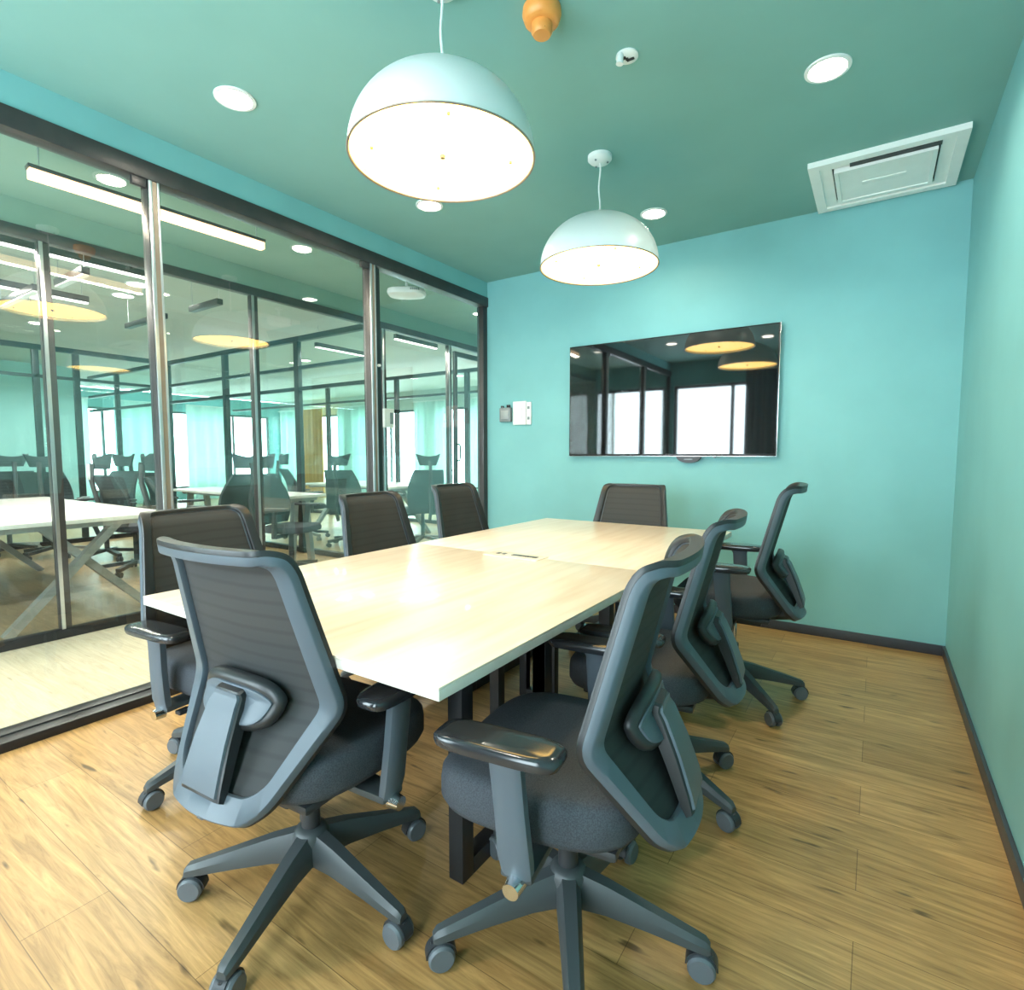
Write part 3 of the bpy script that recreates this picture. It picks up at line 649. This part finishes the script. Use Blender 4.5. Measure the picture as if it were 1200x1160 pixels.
def downlight(x, y, z, label, group, r=0.070, m='lamp_disc', energy=9.5, color=(1.0, 0.90, 0.74), light=True):
    p = thing('downlight', label, 'ceiling light', (x, y, z), 0, group)
    b = BM(); lathe(b, [(r, 0.0), (r + 0.014, 0.0), (r + 0.013, -0.006), (r, -0.008), (r - 0.004, -0.004), (r - 0.004, 0.0)], 40); obj('trim_ring', b, M['white'], p)
    b = BM(); lathe(b, [(0, -0.001), (r - 0.003, -0.001), (r - 0.003, -0.005), (0, -0.006)], 40); obj('lens', b, M[m], p)
    if light:
        l = add_light('downlight_beam', 'AREA', (x, y, z - 0.012), energy, color, 2 * r - 0.01, shape='DISK', spread=R(150))
    return p
gd = 'recessed downlights in the teal ceiling'
downlight(-2.378, 1.41, H, 'glowing recessed downlight in the teal ceiling, toward the left edge above the glass wall', gd)
downlight(-2.370, 2.64, H, 'recessed downlight in the teal ceiling, just below the rim of the nearer pendant lamp', gd)
downlight(-0.228, 2.618, H, 'bright recessed downlight in the teal ceiling near the air vent', gd)
downlight(-1.254, 3.521, H, 'recessed downlight beside the farther pendant lamp, close to the back wall', gd, energy=4.5)
downlight(-1.25, 0.15, H, 'recessed downlight behind the viewer, mirrored at the upper right of the television', gd)
downlight(-2.45, 0.35, H, 'recessed downlight behind the viewer, mirrored at the top of the television', gd)

# air vent cassette
vx, vy, vw, vd = -0.033, 3.715, 0.338, 0.325
v = thing('air_vent', 'square white ceiling air conditioner grille next to the back wall', 'air vent', (vx, vy, H))
b = BM()
f = 0.065
def ring(b, a0, c0, a1, c1, z0, z1):
    o = [(-a0, -c0), (a0, -c0), (a0, c0), (-a0, c0)]; i = [(-a1, -c1), (a1, -c1), (a1, c1), (-a1, c1)]
    V = [[b.verts.new((*p, z)) for p in q] for q, z in ((o, z0), (o, z1), (i, z1), (i, z0))]
    for k in range(4):
        A, B = V[k], V[(k + 1) % 4]
        for j in range(4): b.faces.new((A[j], A[(j + 1) % 4], B[(j + 1) % 4], B[j]))
ring(b, vw, vd, vw - 0.05, vd - 0.05, 0, -0.028); obj('grille_frame', b, M['vent_white'], v, 30)
b = BM(); ring(b, vw - 0.05, vd - 0.05, vw - 0.105, vd - 0.095, -0.004, -0.018); obj('air_flap', b, M['vent_white'], v, 30)
b = BM(); box(b, (-vw + 0.052, -vd + 0.052, -0.003), (vw - 0.052, vd - 0.052, 0)); obj('dark_slot', b, M['vent_dark'], v)
b = BM(); box(b, (-0.15, -vd + 0.072, -0.022), (0.235, -vd + 0.112, -0.0175)); obj('dark_slot', b, M['vent_dark'], v)
b = BM(); ring(b, vw - 0.115, vd - 0.115, vw - 0.135, vd - 0.135, -0.005, -0.036); box(b, (-vw + 0.135, -vd + 0.135, -0.030), (vw - 0.135, vd - 0.135, -0.008)); pn = obj('centre_panel', b, M['vent_white'], v, 30)
b = BM(); box(b, (-0.10, -0.02, -0.033), (0.10, 0.02, -0.0295), 0.001); obj('panel_catch', b, M['vent_white'], pn)

# orange covered detector and the small white sprinkler plate
d = thing('smoke_detector', 'orange capped smoke detector on the teal ceiling', 'detector', (-1.03, 1.735, H))
b = BM(); lathe(b, [(0, 0), (0.066, 0), (0.068, -0.02), (0.060, -0.042), (0.048, -0.05), (0, -0.05)], 40); obj('housing', b, M['orange'], d)
b = BM(); lathe(b, [(0, -0.05), (0.036, -0.05), (0.037, -0.075), (0.030, -0.086), (0, -0.088)], 36); sn = obj('sensor_cap', b, M['orange'], d)
b = BM(); lathe(b, [(0, -0.086), (0.006, -0.086), (0.005, -0.091), (0, -0.092)], 14, (0.022, -0.02, 0.012)); obj('indicator', b, M['bezel'], sn)
d = thing('sprinkler', 'small round white sprinkler with dark slots on the teal ceiling', 'sprinkler', (-0.868, 2.107, H))
b = BM(); lathe(b, [(0, 0), (0.042, 0), (0.043, -0.006), (0.034, -0.012), (0, -0.012)], 36); pl = obj('cover_plate', b, M['white'], d)
b = BM(); box(b, (-0.024, -0.018, -0.016), (0.000, -0.004, -0.0118), 0.002); box(b, (-0.004, 0.002, -0.016), (0.026, 0.014, -0.0118), 0.002); box(b, (-0.006, -0.006, -0.015), (0.006, 0.006, -0.0118)); obj('slot', b, M['bezel'], pl)
b = BM(); cyl(b, (-0.012, -0.032, -0.004), (-0.016, -0.034, -0.045), 0.010, 0.014, 16); obj('nozzle', b, M['white'], d)

# ================================================================== wall fittings
tv = thing('television', 'large wall mounted black television with a mirror like screen', 'television', (-1.339, BY, 1.185))
hw, hh = 0.777, 0.88
b = BM(); box(b, (-hw, -0.048, 0), (hw, -0.012, hh), 0.004); obj('housing', b, M['bezel'], tv)
b = BM(); box(b, (-hw + 0.009, -0.0505, 0.016), (hw - 0.009, -0.0478, hh - 0.009)); obj('screen', b, M['tv'], tv)
b = BM(); box(b, (-hw - 0.002, -0.046, -0.003), (hw + 0.002, -0.03, 0.003), 0.001); box(b, (hw - 0.001, -0.046, 0), (hw + 0.003, -0.03, hh), 0.001); obj('edge_trim', b, M['silver'], tv)
b = BM(); box(b, (-0.3, -0.0125, 0.2), (0.3, 0, 0.65)); obj('wall_bracket', b, M['black_metal'], tv)
b = BM(); prof = [(0.195 + 0.088 * math.cos(PI + PI * i / 20), 0.0 + 0.05 * math.sin(PI + PI * i / 20)) for i in range(21)]
loft(b, [[Vector((x, -0.044, z)) for x, z in prof], [Vector((x, -0.014, z)) for x, z in prof]]); sb = obj('sensor_bulge', b, M['black_metal'], tv)
b = BM(); box(b, (0.165, -0.0455, -0.026), (0.225, -0.0435, -0.020)); obj('sensor_window', b, M['smoke_grey'], sb)
b = BM(); box(b, (0.37, -0.04, -0.012), (0.385, -0.02, 0.001)); obj('power_button', b, M['bezel'], tv)

p = thing('light_switch', 'white double switch plate on the teal wall left of the television', 'switch', (-2.60, BY, 1.555))
b = BM(); box(b, (-0.09, -0.022, -0.10), (0.045, 0, 0.105), 0.006); pl = obj('switch_plate', b, M['white'], p)
b = BM(); box(b, (0.048, -0.018, -0.10), (0.095, 0, 0.095), 0.005); pl2 = obj('switch_plate', b, M['white'], p)
b = BM(); box(b, (-0.05, -0.027, -0.05), (0.01, -0.0215, 0.05), 0.003); obj('rocker', b, M['white'], pl)
for z in (-0.045, 0.045):
    b = BM(); box(b, (0.060, -0.022, z - 0.012), (0.082, -0.0175, z + 0.012), 0.002); obj('rocker', b, M['smoke_grey'], pl2)
p = thing('control_box', 'small smoky grey control box left of the white switch plate', 'control box', (-2.765, BY, 1.56))
b = BM(); box(b, (-0.058, -0.04, -0.075), (0.058, 0, 0.05), 0.008); obj('housing', b, M['smoke_grey'], p)
for x, s in ((-0.035, 0.018), (0.030, 0.024)):
    b = BM(); box(b, (x - s * 0.6, -0.034, 0.048), (x + s * 0.6, -0.010, 0.05 + s), 0.003); obj('knob', b, M['bezel'], p)
b = BM(); box(b, (-0.04, -0.043, -0.05), (0.04, -0.0395, 0.025), 0.001); obj('display', b, M['leg_grey'], p)

# ================================================================== curtains
def curtain(name, p0, p1, z0, z1, m, label, cat='curtain', amp=0.035, wave=0.16, group=None, th=0.004):
    p0 = Vector((*p0, 0)); p1 = Vector((*p1, 0)); d = p1 - p0; L = d.length; d.normalize(); n = Vector((-d.y, d.x, 0))
    o = thing(name, label, cat, ((p0.x + p1.x) / 2, (p0.y + p1.y) / 2, z0), 0, group); c0 = Vector(o.location)
    k = max(24, int(L / wave * 12)); b = BM(); rows = []
    ph = random.random() * 6
    for zi, (z, sc) in enumerate(((z0, 1.15), ((z0 + z1) / 2, 1.0), (z1 - 0.1, 0.8), (z1, 0.7))):
        for off in (0, 1):
            row = []
            for i in range(k + 1):
                s = L * i / k; w_ = amp * sc * (math.sin(2 * PI * s / wave + ph) + 0.35 * math.sin(2 * PI * s / wave * 0.43 + ph * 2))
                row.append(b.verts.new(p0 + d * s + n * (w_ + off * th) + Vector((0, 0, z)) - c0))
            rows.append(row)
    F = rows[0::2]; B = rows[1::2]
    for G in (F, B):
        for a, c in zip(G, G[1:]):
            for i in range(k): b.faces.new((a[i], a[i + 1], c[i + 1], c[i]))
    for a, c in ((F[0], B[0]), (F[-1], B[-1])):
        for i in range(k): b.faces.new((a[i], a[i + 1], c[i + 1], c[i]))
    for e in (0, k):
        for j in range(3): b.faces.new((F[j][e], F[j + 1][e], B[j + 1][e], B[j][e]))
    obj('cloth', b, m, o, 80)
    b = BM(); bar(b, p0 + Vector((0, 0, z1 + 0.012)) - c0, p1 + Vector((0, 0, z1 + 0.012)) - c0, 0.03, 0.025); obj('track', b, M['white'], o)
    return o
curtain('curtain', (-1.75, FY + 0.12), (-0.95, FY + 0.12), 0.0, 2.5, M['curtain_grey'], 'gathered grey curtain mirrored in the right part of the television')
gc = 'sheer curtains of the rooms beyond the corridor'
curtain('curtain', (-15.0, 9.9), (-13.85, 9.9), 0.0, 2.45, M['curtain_sheer'], 'sheer green curtain on the far window, leftmost of its row', amp=0.06, wave=0.30, group=gc)
curtain('curtain', (-12.3, 9.9), (-10.7, 9.9), 0.0, 2.45, M['curtain_sheer'], 'sheer green curtain on the far window right of the amber one', amp=0.06, wave=0.30, group=gc)
curtain('curtain', (-9.5, 9.9), (-8.3, 9.9), 0.0, 2.45, M['curtain_sheer'], 'sheer green curtain on the far window seen through the corridor door', amp=0.06, wave=0.30, group=gc)
curtain('curtain', (-7.9, 9.9), (-6.9, 9.9), 0.0, 2.45, M['curtain_sheer'], 'sheer green curtain on the far window nearest the corridor, right of the door handle', amp=0.06, wave=0.30, group=gc)
curtain('curtain', (-14.9, 4.5), (-14.9, 5.1), 0.0, 2.45, M['curtain_sheer'], 'sheer green curtain on the far left window, just right of the pale teal wall', amp=0.06, wave=0.30, group=gc)
curtain('curtain', (-14.9, 5.6), (-14.9, 6.5), 0.0, 2.45, M['curtain_sheer'], 'sheer green curtain on the far left window, seen left of the thick nearer glass post', amp=0.06, wave=0.30, group=gc)
curtain('curtain', (-14.9, 7.2), (-14.9, 8.3), 0.0, 2.45, M['curtain_sheer'], 'sheer green curtain on the far left window, seen right of the thick nearer glass post', amp=0.06, wave=0.30, group=gc)
curtain('curtain', (-13.65, 9.75), (-12.75, 9.75), 0.0, 2.45, M['curtain_yellow'], 'amber curtain hanging on the far window between sheer green ones')

# ================================================================== corridor fittings
def linear(p0, p1, z, drop, m, label, group, w=0.045, h=0.05, tube_h=0.012, hm='frame', color=(1, 0.9, 0.8), energy=0, lit=True):
    p0 = Vector((*p0, 0)); p1 = Vector((*p1, 0)); c = (p0 + p1) / 2; L = (p1 - p0).length; d = (p1 - p0).normalized()
    ang = math.atan2(d.y, d.x)
    o = thing('linear_lamp', label, 'lamp', (c.x, c.y, z + drop), ang, group)
    b = BM(); box(b, (-L / 2, -w / 2, -drop), (L / 2, w / 2, -drop + h), 0.003); obj('housing', b, M[hm], o)
    if lit:
        b = BM(); box(b, (-L / 2 + 0.006, -w / 2 + 0.004, -drop - tube_h), (L / 2 - 0.006, w / 2 - 0.004, -drop - 0.0005), 0.003); obj('light_tube', b, M[m], o)
    for s in (-0.46, 0.46):
        b = BM(); cyl(b, (s * L, 0, -drop + h), (s * L, 0, 0), 0.003, n=8); obj('suspension_wire', b, M['strip'], o)
    if energy:
        add_light('linear_beam', 'AREA', (c.x, c.y, z - tube_h - 0.008), energy, color, L, w, (0, 0, ang))
    return o
linear((-3.57, 1.02), (-3.50, 2.24), 2.615, H - 2.615, 'lamp_linear_warm', 'warm glowing linear lamp hung from the corridor ceiling', None, w=0.06, h=0.018, tube_h=0.045, energy=26, color=(1, 0.86, 0.68))
downlight(-3.703, 4.90, H, 'warm corridor ceiling light beside the teal wall corner', 'corridor ceiling lights', 0.055, energy=12, color=(1, 0.84, 0.6))
pr = thing('projector', 'white projector hung on a short pole in the corridor', 'projector', (-3.47, 3.56, H), R(35))
b = BM(); loft(b, [[Vector((x * s, y * s, z)) for x, y in sup(40, 3.2, 0.165, 0.12)] for s, z in ((0.55, -0.175), (0.93, -0.160), (1.0, -0.140), (0.97, -0.118), (0.8, -0.105), (0.4, -0.10))]); bd = obj('body', b, M['white'], pr)
b = BM(); cyl(b, (0, 0, -0.10), (0, 0, -0.012), 0.013); cyl(b, (0, 0, -0.012), (0, 0, 0), 0.04); obj('ceiling_pole', b, M['white'], pr)
b = BM()
for k in range(5): box(b, (0.05 + 0.016 * k, -0.122, -0.140), (0.06 + 0.016 * k, -0.09, -0.124))
obj('air_slots', b, M['smoke_grey'], bd)
b = BM(); cyl(b, (-0.05, 0.10, -0.14), (-0.05, 0.124, -0.14), 0.025); obj('lens', b, M['bezel'], bd)
rd = thing('card_reader', 'small white card reader fixed to the frame of the corridor door', 'card reader', (PX + 0.012, 4.17, 1.58))
b = BM(); box(b, (0, -0.075, -0.10), (0.035, 0.06, 0.10), 0.006); hs = obj('housing', b, M['white'], rd)
b = BM(); box(b, (0.034, 0.0, -0.06), (0.037, 0.045, 0.06), 0.001); obj('display', b, M['smoke_grey'], hs)
b = BM(); cyl(b, (0.01, 0.06, 0.08), (0.01, 0.12, 0.085), 0.008, n=10); box(b, (0.0, 0.10, 0.06), (0.025, 0.16, 0.10), 0.004); obj('cable_plug', b, M['bezel'], rd)

# ================================================================== office beyond the corridor
go = 'white linear lamps in the office beyond the corridor'
linear((-4.55, 0.2), (-4.55, 1.98), 2.50, H - 2.48, 'lamp_linear', 'white linear lamp along the far partition, left of the nearer glass post', go, energy=80)
linear((-5.72, 0.9), (-5.72, 2.0), 2.50, H - 2.48, 'lamp_linear', 'short white linear lamp deeper in the office, above the mirrored yellow disc', go, energy=36)
linear((-4.58, 4.5), (-4.58, 5.2), 2.50, H - 2.48, 'lamp_linear', 'white linear lamp seen through the corridor door', go, energy=30)
linear((-5.72, 4.3), (-5.72, 5.3), 2.50, H - 2.48, 'lamp_linear', 'white linear lamp behind the perpendicular glass wall', go, energy=36)
gk = 'black linear lamps in the office beyond the corridor'
linear((-4.95, 1.55), (-4.45, 1.55), 2.40, H - 2.38, 'white', 'black linear lamp crossing under the white one near the slim glass post', gk, w=0.05, h=0.045, hm='black_metal', lit=True)
linear((-6.05, 1.50), (-5.2, 1.50), 2.40, H - 2.38, 'white', 'black linear lamp at the far left edge, above the mirrored yellow disc', gk, w=0.05, h=0.045, hm='black_metal', lit=True)
linear((-6.05, 2.42), (-5.3, 2.42), 2.40, H - 2.38, 'lamp_linear', 'black linear lamp behind the nearer glass post', gk, w=0.05, h=0.045, hm='black_metal', lit=False)
linear((-4.9, 2.45), (-4.45, 2.45), 2.40, H - 2.38, 'lamp_linear', 'black linear lamp just left of the second slim glass post', gk, w=0.05, h=0.045, hm='black_metal', lit=False)
gdl = 'round ceiling lights in the office beyond the corridor'
for x, y, lab in ((-6.23, 2.47, 'round white office ceiling light, lower of the pair left of the glass post'), (-5.72, 2.39, 'round white office ceiling light, upper of the pair left of the glass post'),
                  (-8.38, 2.41, 'round white office ceiling light below the mirrored yellow disc at the far left'), (-7.02, 2.05, 'round white office ceiling light above the mirrored yellow disc at the far left')):
    downlight(x, y, H + 0.02, lab, gdl, 0.085, energy=22, color=(1, 0.96, 0.9))
# invented ceiling lights, put in to brighten the rooms farther back
for x, y, lab in ((-8.0, 5.8, 'added round light brightening the room behind the perpendicular glass wall'), (-10.4, 3.2, 'added round light brightening the far pale teal wall'), (-7.0, 8.6, 'added round light brightening the room before the far curtains')):
    downlight(x, y, H + 0.02, lab, gdl, 0.085, energy=70, color=(1, 0.98, 0.94))

def bench(x0, x1, y0, y1, label, nx):
    t = thing('workbench', label, 'table', ((x0 + x1) / 2, (y0 + y1) / 2, 0), 0, 'white workbenches with crossed legs')
    hx, hy = (x1 - x0) / 2, (y1 - y0) / 2
    b = BM(); box(b, (-hx, -hy, 0.72), (hx, hy, 0.75), 0.003); obj('tabletop', b, M['bench_top'], t)
    for s in nx:
        xx = s * (hx - 0.08); b = BM()
        bar(b, (xx, -hy + 0.12, 0.0), (xx, hy - 0.35, 0.70), 0.05, 0.07, Vector((1, 0, 0))); obj('crossed_leg', b, M['leg_grey'], t)
        b = BM(); bar(b, (xx - s * 0.055, hy - 0.12, 0.0), (xx - s * 0.055, -hy + 0.35, 0.70), 0.05, 0.07, Vector((1, 0, 0))); obj('crossed_leg', b, M['leg_grey'], t)
    b = BM()
    for s in nx: box(b, (s * (hx - 0.08) - 0.05, -hy + 0.1, 0.685), (s * (hx - 0.08) + 0.05, hy - 0.1, 0.72))
    for y in (-hy * 0.5, hy * 0.5): box(b, (-hx + 0.1, y - 0.02, 0.685), (hx - 0.1, y + 0.02, 0.72))
    obj('under_frame', b, M['leg_grey'], t)
    return t
bench(-7.3, -4.58, 0.95, 2.08, 'white workbench with crossed grey legs at the far left behind two sheets of glass', (-1, 1))
bench(-7.3, -4.62, -0.30, 0.90, 'white workbench continuing out of the frame at the far left', (-1, 1))
bench(-7.6, -5.2, 3.47, 4.0, 'white workbench behind the row of headrest chairs in the middle of the office', (-1, 1))
bench(-7.4, -5.5, 5.25, 6.3, 'white workbench with crossed legs seen through the corridor door', (-1, 1))

def ochair(x, y, deg, label, proto=[None]):
    if proto[0] is not None:
        r = proto[0].copy(); COL.objects.link(r); r.location = (x, y, 0); r.rotation_euler = (0, 0, R(deg - 90)); r['label'] = label
        for c0 in list(proto[0].children):
            c = c0.copy(); COL.objects.link(c); c.parent = r
        return r
    r = thing('headrest_chair', label, 'chair', (x, y, 0), R(deg - 90), 'headrest chairs in the office beyond the corridor'); proto[0] = r
    def grid(bm, fn, nu, nv, th):
        G = []
        for o in (0, 1):
            G.append([[bm.verts.new(Vector(fn(i / nu * 2 - 1, j / nv)) + Vector((0, -th * o, 0))) for i in range(nu + 1)] for j in range(nv + 1)])
        for j in range(nv):
            for i in range(nu):
                bm.faces.new((G[0][j][i], G[0][j][i + 1], G[0][j + 1][i + 1], G[0][j + 1][i])); bm.faces.new((G[1][j][i], G[1][j + 1][i], G[1][j + 1][i + 1], G[1][j][i + 1]))
            for i in (0, nu): bm.faces.new((G[0][j][i], G[0][j + 1][i], G[1][j + 1][i], G[1][j][i]))
        for i in range(nu):
            for j in (0, nv): bm.faces.new((G[0][j][i], G[0][j][i + 1], G[1][j][i + 1], G[1][j][i]))
    b = BM(); grid(b, lambda u, v: (u * (0.235 - 0.045 * v ** 2 + 0.02 * math.sin(v * PI)), -0.22 - 0.10 * v + 0.07 * math.sin(v * PI) + 0.05 * u * u, 0.50 + 0.50 * v), 12, 14, 0.025); obj('backrest', b, M['mesh_teal'], r, 50)
    b = BM(); grid(b, lambda u, v: (u * (0.105 + 0.055 * v), -0.30 + 0.06 * u * u, 1.055 + 0.115 * v + 0.035 * u * u * v), 10, 6, 0.03); obj('headrest', b, M['mesh_teal'], r, 50)
    b = BM(); tube(b, [(0, -0.30, 0.36), (0, -0.35, 0.50), (0, -0.31, 0.72), (0, -0.36, 0.95), (0, -0.345, 1.11)], 0.022, 8); obj('back_stem', b, M['dark_plastic'], r)
    b = BM(); loft(b, [[Vector((px * s, py * s + 0.02, z)) for px, py in sup(32, 3.4, 0.25, 0.24)] for s, z in ((0.8, 0.43), (0.98, 0.44), (1, 0.47), (0.95, 0.495), (0.5, 0.50))]); obj('seat', b, M['seat_fabric'], r, 50)
    for s in (-1, 1):
        b = BM(); box(b, (s * 0.30 - 0.04, -0.11, 0.665), (s * 0.30 + 0.04, 0.15, 0.69), 0.01); bar(b, (s * 0.30, 0.02, 0.67), (s * 0.28, -0.01, 0.40), 0.03, 0.05); box(b, (min(s * 0.1, s * 0.29), -0.03, 0.395), (max(s * 0.1, s * 0.29), 0.03, 0.42)); obj('armrest', b, M['dark_plastic'], r)
    b = BM(); cyl(b, (0, 0, 0.10), (0, 0, 0.43), 0.025); obj('gas_lift', b, M['dark_plastic'], r)
    for k in range(5):
        a = k * 2 * PI / 5 + 0.3; c, s = math.cos(a), math.sin(a)
        b = BM(); bar(b, (0.01 * c, 0.01 * s, 0.11), (0.31 * c, 0.31 * s, 0.075), 0.045, 0.035); q = Vector((-s, c, 0))
        for e in (-1, 1): cyl(b, Vector((0.30 * c, 0.30 * s, 0.028)) + q * 0.006 * e, Vector((0.30 * c, 0.30 * s, 0.028)) + q * 0.026 * e, 0.028, n=16)
        obj('base_leg', b, M['leg_grey'] if k == 0 else M['dark_plastic'], r)
    return r
CH = [(-8.70, 2.10, 180, 'headrest chair at the far left edge in front of the pale teal wall'),
      (-8.00, 2.32, 150, 'headrest chair half hidden by the slim glass post at the left'),
      (-7.30, 2.60, -70, 'headrest chair turned toward the far left bench, just right of the slim glass post'),
      (-6.25, 2.48, 93, 'headrest chair with a white tag left of the thick nearer glass post'),
      (-6.68, 3.08, 90, 'headrest chair right behind the thick nearer glass post'),
      (-5.12, 2.48, 60, 'headrest chair facing the bench between the thick glass post and the next slim one'),
      (-5.62, 3.06, 200, 'headrest chair just left of the second slim glass post'),
      (-4.85, 3.30, 25, 'headrest chair right of the second slim glass post with its back turned to the corridor'),
      (-6.70, 4.80, 70, 'headrest chair below the amber curtain'),
      (-5.75, 4.80, 110, 'headrest chair immediately left of the glass door mullion'),
      (-4.98, 5.35, 150, 'headrest chair seen through the corridor door pane'),
      (-4.90, 6.55, 250, 'headrest chair right of the corridor door handle')]
for x, y, a, l in CH: ochair(x, y, a, l)
b = BM(); box(b, (-0.035, -0.004, -0.075), (0.035, 0.004, 0.075), 0.002)
o = obj('hang_tag', b, M['white'], None, loc=(-6.25, 2.106, 1.03)); tag(o, 'white paper tag hanging on the back of an office headrest chair', 'tag')
